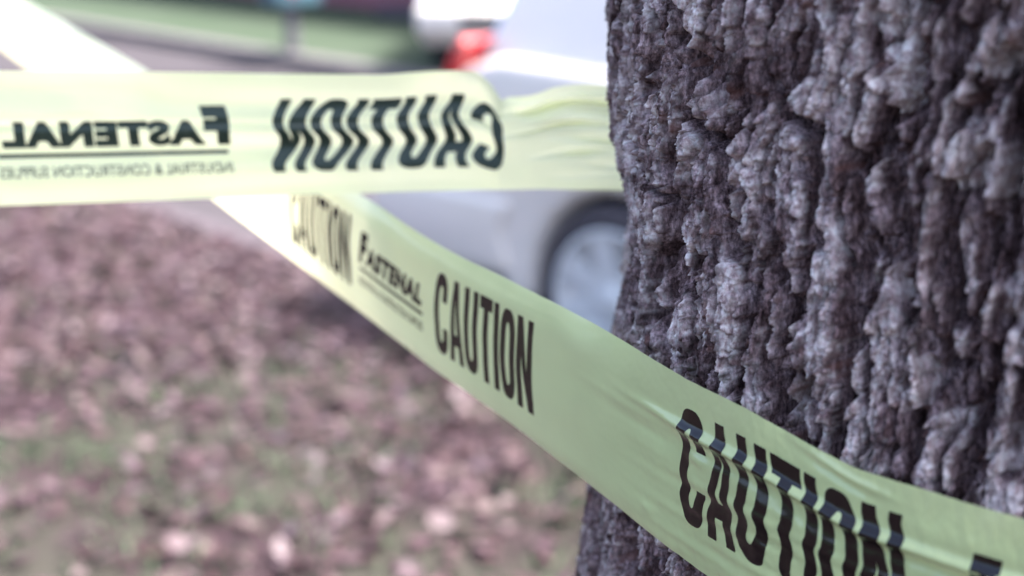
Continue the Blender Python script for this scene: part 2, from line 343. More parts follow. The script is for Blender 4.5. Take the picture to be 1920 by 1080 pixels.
        y0, y1 = sorted((s * (W - .06), s * (W + .16))); boxes('mirror', [(1.60, 1.70, y0, y1, 1.05, 1.20)], M['paint'], t, .03)
        for x in (0, 2.62): wheel(t, x, s * (W - .10), -s)
    return t
hub = at_z(1182, 490, 4.95); AL = 43
def place(hubx, huby, alpha):
    # origin such that the near (-y) rear wheel stands at hub
    ca, sa = math.cos(alpha), math.sin(alpha); lx, ly = 0, -.78
    return hubx - (lx * ca - ly * sa), huby - (lx * sa + ly * ca)
ox, oy = place(hub[0], hub[1], R(-AL))
car((ox, oy, -.12), R(-AL), 'white hatchback parked by the kerb right behind the tree, red tail light showing')
f2 = ground_at(838, 120)
a2 = R(-97); ca, sa = math.cos(a2), math.sin(a2); lx, ly = 2.62, -.78
car((f2.x - (lx * ca - ly * sa), f2.y - (lx * sa + ly * ca), 0.0), a2, 'smaller looking white car far off on the lawn side, mostly hidden by the nearer one')

# ------------------------------------------------------------------ the tree trunk
RN = .295; CX, CY = .347, .690                                  # trunk axis
EDGE_Y = np.array([-600, -50, 60, 180, 240, 310, 360, 420, 480, 540, 620, 700, 800, 900, 1000, 1080, 1500, 2500])
EDGE_X = np.array([1138, 1142, 1141, 1147, 1150, 1166, 1184, 1195, 1191, 1170, 1164, 1152, 1130, 1112, 1099, 1089, 1010, 800.])
D0 = math.hypot(CX, CY); PHI = math.atan2(CX, CY)
def solve_R(h):
    lo, hi = .12, .60
    for _ in range(40):
        r = (lo + hi) / 2; b = math.asin(min(.99, r / D0)); dist = math.sqrt(D0 * D0 - r * r); a = PHI - b
        x, y = dist * math.sin(a), dist * math.cos(a)
        z = y * CP - (h - EYE) * SP; Yc = y * SP + (h - EYE) * CP
        px, py = 960 + F * x / z, 540 - F * Yc / z
        if px > np.interp(py, EDGE_Y, EDGE_X): lo = r
        else: hi = r
    return (lo + hi) / 2
HT = np.array([0, .4, .8, 1.0] + list(np.arange(1.10, 1.70, .01)) + [1.8, 2.2, 3.0, 5.0])
RT = np.array([solve_R(h) if 1.05 < h < 1.72 else np.nan for h in HT])
vis = ~np.isnan(RT); cf = np.polyfit(HT[vis], RT[vis], 1)
def R_smooth(h): h_ = np.clip(h, 1.12, 1.65); r = np.polyval(cf, h_); return r + np.where(h < 1.12, (1.12 - h) ** 2 * .12 + (1.12 - h) * .03, 0) - np.where(h > 1.65, (h - 1.65) * .012, 0)
RT = np.where(vis, RT, R_smooth(HT))
print("trunk radius", cf, R_smooth(np.array([1.2, 1.35, 1.5])), RT[vis][::8])
BARK = .0005                                          # mean plate height kept inside the silhouette
TH0 = math.pi + math.atan2(CX, CY)                    # not used for geometry, view direction below
def th_of(x, y): return np.arctan2(y - CY, x - CX)
TH_V = math.atan2(-CY, -CX)                           # the side of the trunk that faces the eye
def pix_to_trunk(px, py):                             # (arc, height) where a ray meets the trunk
    d = ray(px, py); r = R_smooth(np.array(1.35)); 
    for _ in range(3):
        A = d[0] ** 2 + d[1] ** 2; B = -2 * (d[0] * CX + d[1] * CY); C_ = CX ** 2 + CY ** 2 - r * r
        disc = max(B * B - 4 * A * C_, 0); k = (-B - math.sqrt(disc)) / (2 * A); h = EYE + d[2] * k; r = float(R_smooth(np.array(h)))
    dth = (math.atan2(d[1] * k - CY, d[0] * k - CX) - TH_V + math.pi) % (2 * math.pi) - math.pi
    return dth * RN, h                               # arc measured at a nominal radius
FUR = [  # the deep furrows of the photographed face: width mm, depth mm, points
 (5, 9, [(1270, 40), (1285, 130), (1278, 210), (1345, 290), (1350, 380)]), (4.5, 10, [(1392, -10), (1378, 130), (1370, 230), (1342, 300), (1358, 370), (1362, 470)]),
 (5.5, 11, [(1240, 320), (1246, 410), (1216, 480), (1212, 560), (1238, 640), (1245, 720)]), (3.5, 9, [(1478, 225), (1528, 255), (1518, 340), (1514, 420), (1528, 465)]),
 (3.5, 9, [(1715, -20), (1705, 120), (1690, 205), (1650, 225), (1650, 262), (1608, 310), (1600, 400), (1632, 440), (1622, 560), (1582, 660), (1586, 740), (1562, 830), (1545, 960)]),
 (3.5, 9, [(1795, -20), (1778, 110), (1752, 190), (1742, 270)]), (4, 9, [(1930, 80), (1862, 160), (1782, 240)]), (4, 9, [(1782, 360), (1768, 440), (1765, 500), (1788, 600)]),
 (3, 8, [(1722, 590), (1748, 680), (1722, 780), (1702, 850), (1690, 930)]), (3, 8, [(1895, 220), (1884, 400), (1882, 560), (1862, 640), (1852, 740), (1800, 850), (1780, 960)]),
 (3.2, 8, [(1425, 390), (1442, 480), (1462, 560), (1452, 680), (1446, 800)]), (2.4, 6, [(1322, 400), (1342, 560), (1335, 760)]), (2.6, 7, [(1440, 150), (1455, 215), (1490, 235)]),
 (2.4, 6, [(1500, 730), (1532, 765), (1510, 860)]), (3, 8, [(1165, 225), (1205, 330), (1236, 390)]), (3, 8, [(1155, 20), (1175, 100), (1168, 190)]), (3.2, 7, [(1215, -20), (1228, 90), (1195, 170)]),
 (2.4, 6, [(1640, 30), (1630, 120), (1655, 180)]), (2.6, 7, [(1840, 280), (1822, 350), (1838, 430), (1825, 520)]), (2.2, 5, [(1295, 480), (1290, 620), (1302, 720)]), (2.6, 7, [(1668, 300), (1690, 400), (1676, 520), (1695, 600)]),
 (2.6, 7, [(1125, 950), (1130, 1020), (1112, 1080)]), (3, 8, [(1160, 960), (1172, 1080)]), (2.6, 7, [(1215, 1000), (1222, 1090)]), (2.6, 7, [(1900, 700), (1912, 800), (1890, 900)])]
LICH = [(1668, 60, 34, 70, 1.), (1662, 165, 30, 45, 1.), (1510, 185, 30, 38, .9), (1640, 20, 30, 40, .8), (1862, 95, 36, 42, .8), (1800, 300, 36, 50, .7), (1870, 330, 24, 50, .7), (1545, 470, 26, 60, .75), (1540, 640, 28, 60, .7),
        (1330, 190, 22, 30, .6), (1318, 415, 24, 30, .5), (1662, 540, 22, 40, .5), (1880, 850, 28, 45, .8), (1765, 820, 26, 40, .6), (1700, 720, 30, 50, .5), (1140, 1030, 14, 22, 1.), (1218, 1040, 10, 22, 1.), (1905, 560, 25, 50, .55), (1225, 60, 20, 40, .35), (1600, 870, 24, 30, .6), (1480, 760, 24, 50, .4)]
def seg_dist(a, h, pts):
    d = np.full(a.shape, 9.)
    for (x0, y0), (x1, y1) in zip(pts, pts[1:]):
        vx, vy = x1 - x0, y1 - y0; t = np.clip(((a - x0) * vx + (h - y0) * vy) / (vx * vx + vy * vy + 1e-12), 0, 1)
        d = np.minimum(d, np.hypot(a - x0 - t * vx, h - y0 - t * vy))
    return d
def bark(a, h):
    wa = a + .0085 * noise(a / .07, h / .10, 1) + .0036 * noise(a / .02, h / .032, 2) + .0012 * noise(a / .005, h / .008, 3) + .0005 * noise(a / .0022, h / .003, 13)
    wh = h + .020 * noise(a / .05, h / .10, 4) + .004 * noise(a / .010, h / .02, 6) + .0012 * noise(a / .003, h / .004, 16)
    f1, f2, i1, dx, dy = voro(wa / .0155, wh / .12, 31); e1 = f2 - f1; p1 = sstep(0.01, .10, e1); tl = np.sin(i1 * 41)
    r1 = np.abs(noise(wa / .0150, wh / .15, 101)); r2 = np.abs(noise(wa / .0085 + 4, wh / .075, 102)); r3 = np.abs(noise(wa / .0040 + 8, wh / .032, 103))
    B = -.0115 * (1 - sstep(.09, .19, r1)) - .0060 * (1 - sstep(.05, .14, r2)) - .0022 * (1 - sstep(.03, .12, r3)) + .0016 + .0040 * (p1 - .9) + (.0045 * (i1 - .5) - .0026 * dy + .0040 * tl * dx) * p1
    cap = .0018 + .0012 * (i1 - .5); B = cap - .0011 * np.log1p(np.exp(np.clip((cap - B) / .0011, -30, 30)))
    lich = np.zeros(a.shape)
    # photographed furrows and lichen plates
    near = (np.abs(a) < .50) & (h > 1.05) & (h < 1.75); an, hn = wa[near], wh[near]; an2 = a[near] + .0012 * noise(a[near] / .006, h[near] / .01, 71) + .002 * noise(a[near] / .02, h[near] / .03, 72); hn2 = h[near]
    car_ = np.zeros(an.shape)
    for wmm, dmm, pts in FUR:
        q = [pix_to_trunk(*p_) for p_ in pts]; d = seg_dist(an2, hn2, q)
        wv = wmm * 1e-3 * .95 * (1 + .45 * noise(an2 / .02, hn2 / .02, 73)); car_ = np.maximum(car_, 1.5 * dmm * 1e-3 * np.exp(-(d / np.maximum(wv, .0006)) ** 4))
    Bn = B[near] - car_; ln_ = np.zeros(an.shape)
    for px, py, rx, ry, s in LICH:
        ca_, ch_ = pix_to_trunk(px, py); k = .00021; fore = 1.0
        q_ = ((an2 - ca_) / (rx * k * 1.05)) ** 2 + ((hn2 - ch_) / (ry * k)) ** 2 + .55 * noise(an2 / .004, hn2 / .005, 80)
        mk = sstep(1.25, .75, q_); ln_ = np.maximum(ln_, mk * s); Bn += .0016 * sstep(1.15, .95, q_) * s
    B[near] = Bn; lich[near] = ln_
    f1, f2, i2, dx, dy = voro(wa / .0085 + 9, wh / .046, 47); p2 = sstep(0.01, .09, f2 - f1)
    B += .0020 * (p2 - .92) + (.0028 * (i2 - .5) - .0018 * dy + .0018 * np.sin(i2 * 57) * dx) * p2
    f1, f2, i3, dx, dy = voro(wa / .0040 + 3, wh / .0160, 53); p3 = sstep(0, .09, f2 - f1)
    B += .0009 * (p3 - .9) + (.0017 * (i3 - .5) - .0011 * dy + .0011 * np.sin(i3 * 57) * dx)
    f1, f2, i4, dx, dy = voro(wa / .0018 + 5, wh / .0050, 57)
    B += .0007 * (i4 - .5) - .0006 * dy
    rough = .55 + .45 * noise(a / .05, h / .05, 14)
    B += .0005 * fbm(a / .0055, h / .012, 8, 4, .62) * (1 + .5 * rough) + .00055 * noise(a / .0015, h / .010, 9) + .00030 * noise(a / .0012, h / .0018, 10) * (1 + rough)
    # terraces: the flaky edges of the scales
    q = fbm(a / .013, h / .022, 19, 3); st = q * 7; B += .0009 * (np.floor(st) + sstep(.75, 1, st - np.floor(st)) - st)
    hi = sstep(-.0045, .0005, B); plate_light = sstep(-.12, .42, fbm(a / .020, h / .045, 33, 5, .65) + .28 * noise(a / .0022, h / .0035, 34) + .18) * hi * .85  # patchy by noise; pale plates, dark furrows paint in light and shade
    rust = sstep(.38, .62, fbm(a / .010, h / .014, 44, 3, .6))
    return B, np.clip(np.maximum(lich, plate_light), 0, 1), rust
def uneven(segs):                                     # [(start, stop, step)]
    return np.concatenate([np.arange(a, b, s) for a, b, s in segs])
dth = uneven([(-math.pi, -1.6, .015), (-1.6, -1.38, .004), (-1.38, -.08, .00043 / RN), (-.08, .3, .004), (.3, math.pi, .015)])
hs = uneven([(-.1, 1.0, .012), (1.0, 1.12, .003), (1.12, 1.58, .00043), (1.58, 1.75, .002), (1.75, 2.4, .01), (2.4, 4.6, .03)])
TT, HH = np.meshgrid(dth, hs); A_ = TT * RN
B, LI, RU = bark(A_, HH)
base = R_smooth(HH) - BARK
side = np.exp(-((TT + 1.18) / .26) ** 2)              # shape of the left outline only
base = base + (np.interp(HH, HT, RT) - R_smooth(HH)) * np.clip(side * 1.05, 0, 1)
base += .004 * noise(TT * 2.2 + 7, HH / .35, 66) * (1 - side) * sstep(.1, .5, np.abs(TT + .6) - .6)
base += .03 * np.cos(TT * 5 + 1) * np.clip((.35 - HH) / .35, 0, 1) ** 2     # root flare
lat = .0008 * noise(A_ / .008, HH / .014, 77) + .0007 * noise(A_ / .0025, HH / .004, 78)
rr = base + B; th = TH_V + TT + lat / RN
hz = HH + .0010 * noise(A_ / .004, HH / .005, 79)
vv = np.stack([CX + rr * np.cos(th), CY + rr * np.sin(th), hz], -1).reshape(-1, 3)
tree = tag(empty('tree', (CX, CY, 0)), 'thick tree with dark deeply furrowed bark and pale lichens, tape strung against it', 'tree')

def bark_mat():
    m = bpy.data.materials.new('bark'); m.use_nodes = True; n = m.node_tree.nodes; l = m.node_tree.links; p = n["Principled BSDF"]
    tc = n.new("ShaderNodeTexCoord")
    def tex(scale, vec=(1, 1, 1), det=6, rough=.65):
        mp = n.new("ShaderNodeMapping"); mp.inputs["Scale"].default_value = vec; t = n.new("ShaderNodeTexNoise")
        t.inputs["Scale"].default_value = scale; t.inputs["Detail"].default_value = det; t.inputs["Roughness"].default_value = rough
        l.new(tc.outputs["Object"], mp.inputs[0]); l.new(mp.outputs[0], t.inputs["Vector"]); return t
    def ramp(src, stops):
        r = n.new("ShaderNodeValToRGB"); cr = r.color_ramp; cr.elements[0].position = stops[0][0]; cr.elements[0].color = (*stops[0][1], 1)
        cr.elements[1].position = stops[-1][0]; cr.elements[1].color = (*stops[-1][1], 1)
        for q, c_ in stops[1:-1]: e = cr.elements.new(q); e.color = (*c_, 1)
        l.new(src, r.inputs[0]); return r
    def mix(f, a, b, bt='MIX'):
        x = n.new("ShaderNodeMix"); x.data_type = 'RGBA'; x.blend_type = bt
        for k, s in ((0, f), (6, a), (7, b)):
            if isinstance(s, float): x.inputs[k].default_value = s
            elif isinstance(s, tuple): x.inputs[k].default_value = (*s, 1)
            else: l.new(s, x.inputs[k])
        return x.outputs[2]
    a = ramp(tex(150, (1, 1, .35)).outputs[0], [(.34, (.036, .019, .019)), (.46, (.095, .061, .063)), (.57, (.21, .150, .156)), (.68, (.38, .30, .315))])
    c = ramp(tex(560, (1, 1, .55), 6, .75).outputs[0], [(.38, (.36, .33, .34)), (.5, (1.0, 1.0, 1.0)), (.62, (1.9, 1.87, 1.87))])
    col = mix(1.0, a.outputs[0], c.outputs[0], 'MULTIPLY')
    at1 = n.new("ShaderNodeAttribute"); at1.attribute_name = "lichen_and_light"; at2 = n.new("ShaderNodeAttribute"); at2.attribute_name = "rust"
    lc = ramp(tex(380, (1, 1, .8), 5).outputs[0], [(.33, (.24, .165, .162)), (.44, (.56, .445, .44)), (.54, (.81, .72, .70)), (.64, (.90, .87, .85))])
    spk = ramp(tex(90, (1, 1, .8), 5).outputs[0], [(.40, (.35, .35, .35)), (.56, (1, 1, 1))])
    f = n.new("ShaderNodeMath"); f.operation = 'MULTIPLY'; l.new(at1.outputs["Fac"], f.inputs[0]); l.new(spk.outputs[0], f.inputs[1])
    col = mix(f.outputs[0], col, lc.outputs[0])  # lichens, and painted light that pales plates and leaves furrows dark
    rf = n.new("ShaderNodeMath"); rf.operation = 'MULTIPLY'; rf.inputs[1].default_value = .55; l.new(at2.outputs["Fac"], rf.inputs[0])
    col = mix(rf.outputs[0], col, (.17, .078, .062))
    l.new(col, p.inputs["Base Color"]); p.inputs["Roughness"].default_value = .9; p.inputs["Specular IOR Level"].default_value = .15
    b = n.new("ShaderNodeBump"); b.inputs["Strength"].default_value = .8; b.inputs["Distance"].default_value = .0011
    l.new(tex(900, (1, 1, .6), 5, .7).outputs[0], b.inputs["Height"]); l.new(b.outputs[0], p.inputs["Normal"])
    return m
# ------------------------------------------------------------------ caution tapes
def tape_mat(name, col, trans=.10):
    m = bpy.data.materials.new(name); m.use_nodes = True; n = m.node_tree.nodes; l = m.node_tree.links
    n.remove(n["Principled BSDF"]); out = n["Material Output"]
    tc = n.new("ShaderNodeTexCoord"); ns = n.new("ShaderNodeTexNoise"); ns.inputs["Scale"].default_value = 28; ns.inputs["Detail"].default_value = 3
    l.new(tc.outputs["Object"], ns.inputs[0])
    r = n.new("ShaderNodeValToRGB"); r.color_ramp.elements[0].position = .3; r.color_ramp.elements[1].position = .7
    r.color_ramp.elements[0].color = (*[c * .94 for c in col], 1); r.color_ramp.elements[1].color = (*[min(1, c * 1.04) for c in col], 1); l.new(ns.outputs[0], r.inputs[0])
    d = n.new("ShaderNodeBsdfDiffuse"); t = n.new("ShaderNodeBsdfTranslucent"); tp = n.new("ShaderNodeBsdfTransparent"); gl = n.new("ShaderNodeBsdfGlossy")
    l.new(r.outputs[0], d.inputs[0]); t.inputs[0].default_value = (.97, .95, .66, 1); tp.inputs[0].default_value = (.95, .97, .85, 1)
    gl.inputs["Roughness"].default_value = .10; gl.inputs[0].default_value = (1, 1, 1, 1)
    a = n.new("ShaderNodeMixShader"); a.inputs[0].default_value = .48; l.new(d.outputs[0], a.inputs[1]); l.new(t.outputs[0], a.inputs[2])
    b = n.new("ShaderNodeMixShader"); b.inputs[0].default_value = trans; l.new(a.outputs[0], b.inputs[1]); l.new(tp.outputs[0], b.inputs[2])
    fr = n.new("ShaderNodeFresnel"); fr.inputs[0].default_value = 1.55
    c = n.new("ShaderNodeMixShader"); l.new(fr.outputs[0], c.inputs[0]); l.new(b.outputs[0], c.inputs[1]); l.new(gl.outputs[0], c.inputs[2])
    l.new(c.outputs[0], out.inputs[0]); return m
M['tape'] = tape_mat('tape_film', (.74, .88, .42), .05)
M['ink'] = mat('black_ink', (.004, .0015, .002), .12, spec=.45, noise_scale=40, col2=(.006, .003, .004))
M['ink_back'] = mat('ink_through_film', (.030, .050, .036), .3, spec=.3, noise_scale=40, col2=(.036, .056, .042))

class Tape:
    """a strip given by its two edges as the eye sees them and the distance of its middle"""
    def __init__(s, xs, top, bot, zfun, disp, u0, u1, nu, lean=None):
        s.u = np.linspace(u0, u1, nu); ty = s.sm(xs, top, s.u); by = s.sm(xs, bot, s.u); my = (ty + by) / 2
        z = zfun(s.u, my); s.zs = z; mid = at_z(s.u, my, z)
        def edge(y):
            d = ray(s.u, y); k = mid[:, 1] / d[:, 1]
            return k if lean is None else k + lean(s.u, y, my)
        s.kT, s.kB = edge(ty), edge(by)
        s.T = np.array([0, 0, EYE]) + ray(s.u, ty) * s.kT[:, None]; s.B = np.array([0, 0, EYE]) + ray(s.u, by) * s.kB[:, None]; s.disp = disp
        dm = np.diff((s.T + s.B) / 2, axis=0); s.s = np.concatenate([[0], np.cumsum(np.linalg.norm(dm, axis=1))])
        print("tape width", np.round(np.linalg.norm(s.T - s.B, axis=1)[::nu // 8], 4), "z", np.round(z[::nu // 8], 3))
    @staticmethod
    def sm(xs, ys, u):                       # monotone-ish smooth interpolation
        xs = np.asarray(xs, float); ys = np.asarray(ys, float); m = np.gradient(ys, xs); u_ = np.clip(u, xs[0], xs[-1])
        i = np.clip(np.searchsorted(xs, u_) - 1, 0, len(xs) - 2); h = xs[i + 1] - xs[i]; t = (u_ - xs[i]) / h
        return (2 * t ** 3 - 3 * t ** 2 + 1) * ys[i] + (t ** 3 - 2 * t ** 2 + t) * h * m[i] + (-2 * t ** 3 + 3 * t ** 2) * ys[i + 1] + (t ** 3 - t ** 2) * h * m[i + 1]
    def flat(s, u, t):
        g = lambda A: np.stack([np.interp(u, s.u, A[:, k]) for k in range(3)], -1)
        return g(s.B) * (1 - t[..., None]) + g(s.T) * t[..., None]
    def nrm(s, u, t):
        e = 2.0; a = s.flat(u + e, t) - s.flat(u - e, t); b = s.flat(u, t + .02) - s.flat(u, t - .02); n = np.cross(a, b); n /= np.linalg.norm(n, axis=-1)[..., None] + 1e-12
        return np.where(n[..., 1:2] > 0, -n, n)          # towards the eye
    def pt(s, u, t, off=0.0):
        return s.flat(u, t) + s.nrm(u, t) * (s.disp(u, t) + off)[..., None]
    def pt_off(s, u, t, off):                             # offset along the true, wrinkled normal
        e = .6; f = .002; a = s.pt(u + e, t) - s.pt(u - e, t); b = s.pt(u, t + f) - s.pt(u, t - f); n = np.cross(a, b); n /= np.linalg.norm(n, axis=-1)[..., None] + 1e-12
        n = np.where(n[..., 1:2] > 0, -n, n); return s.pt(u, t) + n * off
    def build(s, parent, nt_, m):
        t = np.linspace(0, 1, nt_); U, T = np.meshgrid(s.u, t); v = s.pt(U, T).reshape(-1, 3)
        return mesh_np('film', v, grid_faces(nt_, len(s.u)), m, parent)
    def u_of(s, sv): return np.interp(sv, s.s, s.u)
    def s_of(s, u): return float(np.interp(u, s.u, s.s))

# --- glyphs of the big word, in a cell of height 1
SV, SH = .165, .15
def arc(cx, cy, rx, ry, a0, a1, n=14, p=2.3):
    o = []
    for a in np.linspace(R(a0), R(a1), n):
        c_, s_ = math.cos(a), math.sin(a); o.append((cx + rx * math.copysign(abs(c_) ** (2 / p), c_), cy + ry * math.copysign(abs(s_) ** (2 / p), s_)))
    return o
def gO(w=.47): return [arc(w / 2, .5, w / 2, .5, 0, 352, 48, 3.0), arc(w / 2, .5, w / 2 - SV, .5 - SH, 0, 350, 36, 3.0)]
def gC(w=.46):
    r = .27; ri = r - SV * .62
    return [[(w, .33)] + arc(w / 2, r, w / 2, r, 0, -180, 20, 2.6)[1:] + arc(w / 2, 1 - r, w / 2, r, 180, 0, 20, 2.6) + [(w, .66), (w - SV, .66)] +
            arc(w / 2, 1 - r, w / 2 - SV, r - SH, 0, 180, 14, 2.2) + arc(w / 2, r, w / 2 - SV, r - SH, 180, 360, 14, 2.2) + [(w - SV, .33)]]
def gU(w=.46):
    r = .27
    return [[(0, 1)] + arc(w / 2, r, w / 2, r, 180, 360, 22, 2.6) + [(w, 1), (w - SV, 1)] + arc(w / 2, r, w / 2 - SV, r - SH, 360, 180, 14, 2.2) + [(SV, 1)]]
def gA(w=.50): return [[(0, 0), (.165, 1), (w - .165, 1), (w, 0), (w - .16, 0), (w - .185, .2), (.185, .2), (.16, 0)], [(.205, .34), (w - .205, .34), (w / 2, .80)]]
def gT(w=.42): return [[(w / 2 - SV / 2, 0), (w / 2 - SV / 2, 1 - SH), (0, 1 - SH), (0, 1), (w, 1), (w, 1 - SH), (w / 2 + SV / 2, 1 - SH), (w / 2 + SV / 2, 0)]]
def gI(w=SV): return [[(0, 0), (0, 1), (w, 1), (w, 0)]]
def gN(w=.48): return [[(0, 0), (0, 1), (SV, 1), (w - SV + .01, .42), (w - SV + .01, 1), (w, 1), (w, 0), (w - SV, 0), (SV - .01, .58), (SV - .01, 0)]]
def word():
    x = 0; loops = []
    for gl, w in ((gC, .46), (gA, .50), (gU, .46), (gT, .42), (gI, SV), (gO, .47), (gN, .48)):
        loops += [[(a + x, b) for a, b in lp] for lp in gl()]; x += w + .055
    return loops, x - .055
def loops_mesh(loops):
    cu = bpy.data.curves.new("g", 'CURVE'); cu.dimensions = '2D'; cu.fill_mode = 'BOTH'
    for lp in loops:
        sp = cu.splines.new('POLY'); sp.points.add(len(lp) - 1); sp.use_cyclic_u = True
        for q, (a, b) in zip(sp.points, lp): q.co = (a, b, 0, 1)
    return curve_bm(cu)
def curve_bm(cu):
    o = bpy.data.objects.new("g", cu); sc.collection.objects.link(o); bpy.context.view_layer.update()
    dg = bpy.context.evaluated_depsgraph_get(); me = bpy.data.meshes.new_from_object(o.evaluated_get(dg)); bm = bmesh.new(); bm.from_mesh(me)
    bpy.data.objects.remove(o); return bm
def text_bm(body, bold=.0, shear=0.):
    cu = bpy.data.curves.new("t", 'FONT'); cu.body = body; cu.offset = bold; cu.shear = shear; cu.resolution_u = 4; cu.fill_mode = 'BOTH'; cu.space_character = 1.0 + bold * 2.2
    return curve_bm(cu)
def fit(bm, x0, x1, y0, y1):
    xs_ = [v.co.x for v in bm.verts]; ys_ = [v.co.y for v in bm.verts]; a, b, c_, d = min(xs_), max(xs_), min(ys_), max(ys_)
    for v in bm.verts: v.co.x = x0 + (v.co.x - a) / (b - a) * (x1 - x0); v.co.y = y0 + (v.co.y - c_) / (d - c_) * (y1 - y0)
def keep_flat(bm):                          # front-facing fill only, at z = 0
    bad = [f for f in bm.faces if abs(f.normal.z) < .5]; bmesh.ops.delete(bm, geom=bad, context='FACES')
    for v in bm.verts: v.co.z = 0
    bmesh.ops.remove_doubles(bm, verts=bm.verts[:], dist=1e-6)
def merge(dst, src):
    me = bpy.data.meshes.new("m"); src.to_mesh(me); src.free(); dst.from_mesh(me)
def printed(tape, bm, u0, u1, t0, t1, name, m, parent, mirror=False, shift=None, off=.00012, du=.0016, dt=.010):
    """lay a flat print (x 0..1 along, y 0..1 up) on the film between u0 and u1"""
    s0, s1 = tape.s_of(u0), tape.s_of(u1); L = s1 - s0
    def cut(axis, vals):
        for c_ in vals:
            co = (c_, 0, 0) if axis == 0 else (0, c_, 0); no = (1, 0, 0) if axis == 0 else (0, 1, 0)
            bmesh.ops.bisect_plane(bm, geom=bm.verts[:] + bm.edges[:] + bm.faces[:], dist=1e-7, plane_co=co, plane_no=no)
    keep_flat(bm); cut(0, np.arange(du / L, 1, du / L)); cut(1, np.arange(dt / (t1 - t0), 1, dt / (t1 - t0)))
    x = np.array([v.co.x for v in bm.verts]); y = np.array([v.co.y for v in bm.verts]); t = t0 + y * (t1 - t0)
    if mirror: x = 1 - x
    u = tape.u_of(s0 + x * L)
    if shift is not None: u = u + shift(u, t)
    P_ = tape.pt_off(u, t, off)
    for v, p_ in zip(bm.verts, P_): v.co = p_
    o = obj(name, bm, m, parent, True); return o
def logo_bm():
    bm = text_bm("F", .075, .25); fit(bm, 0, .16, .42, 1); keep_flat(bm)
    b2 = text_bm("ASTENAL", .075, .25); fit(b2, .105, .99, .42, .80); keep_flat(b2); merge(bm, b2)
    b3 = bmesh.new(); v = [b3.verts.new(p_) for p_ in ((.01, .285, 0), (1, .285, 0), (1, .345, 0), (.01, .345, 0))]; b3.faces.new(v); merge(bm, b3)
    b4 = text_bm("INDUSTRIAL & CONSTRUCTION SUPPLIES", .014, 0); fit(b4, 0, 1, 0.02, .17); keep_flat(b4); merge(bm, b4)
    return bm
def caution_bm():
    L_, wd_ = word(); bm = loops_mesh(L_)
    for v in bm.verts: v.co.x /= wd_
    return bm

# --- the tape that comes out of the distance, sags past the trunk and leaves low on the right
T1x = [-360, -200, 0, 200, 400, 560, 669, 811, 944, 1040, 1140, 1200, 1313, 1400, 1476, 1540, 1604, 1660, 1715, 1800, 1920, 2100, 2400, 2600]
T1t = [-230, -139, -23, 93, 212, 303, 367, 460, 527, 576, 629, 663, 725, 768, 811, 846, 878, 897, 913, 940, 974, 1020, 1085, 1120]
ext1 = lambda x: 113 + .18 * x if x < 1300 else 347 + .235 * (x - 1300) * (1 if x < 1500 else 1) - max(0, x - 1500) * .09
def k_trunk(u, my):                        # distance at which a ray meets the film lying round the trunk
    d = ray(u, my); A = d[:, 0] ** 2 + d[:, 1] ** 2; B_ = -2 * (d[:, 0] * CX + d[:, 1] * CY); C_ = CX ** 2 + CY ** 2; k = np.full(len(u), .55)
    for _ in range(5):
        r_h = R_smooth(EYE + d[:, 2] * k) + RT_TAPE; disc = B_ ** 2 - 4 * A * (C_ - r_h ** 2)
        k = np.where(disc > 0, (-B_ - np.sqrt(np.maximum(disc, 0))) / (2 * A), .68)
    return k
RT_TAPE = .0085; U_T = 1430
def ext1(x, t_):
    if x <= 1400: return float(np.interp(x, [-360, 0, 200, 400, 560, 669, 811, 944, 1040, 1140, 1200, 1313, 1400], [52, 113, 139, 164, 196, 216, 234, 261, 286, 312, 327, 350, 365]))
    k = k_trunk(np.array([max(x, U_T)], float), np.array([t_ + 190.]))[0]; e = .0753 * F / k
    return e if x > 1500 else 365 + (e - 365) * (x - 1400) / 100
T1b = [t_ + ext1(x_, t_) for x_, t_ in zip(T1x, T1t)]
def z1(u, my):
    zl = .0752 * F / np.maximum(113 + .18 * u, 40); k = k_trunk(u, my)
    w_ = sstep(U_T - 25, U_T + 25, u); z = zl * (1 - w_) + k * w_
    print("line vs trunk", np.round([np.interp(q, u, zl) - np.interp(q, u, k) for q in (1300, 1350, 1400, 1430, 1500, 1600)], 4))
    ker = np.hanning(61); ker /= ker.sum(); zs = np.convolve(np.pad(z, 30, mode='edge'), ker, 'valid'); zs[:30] = z[:30]; zs[-30:] = z[-30:]
    return zs
def gs(x, c_, w_): return np.exp(-((x - c_) / w_) ** 2)
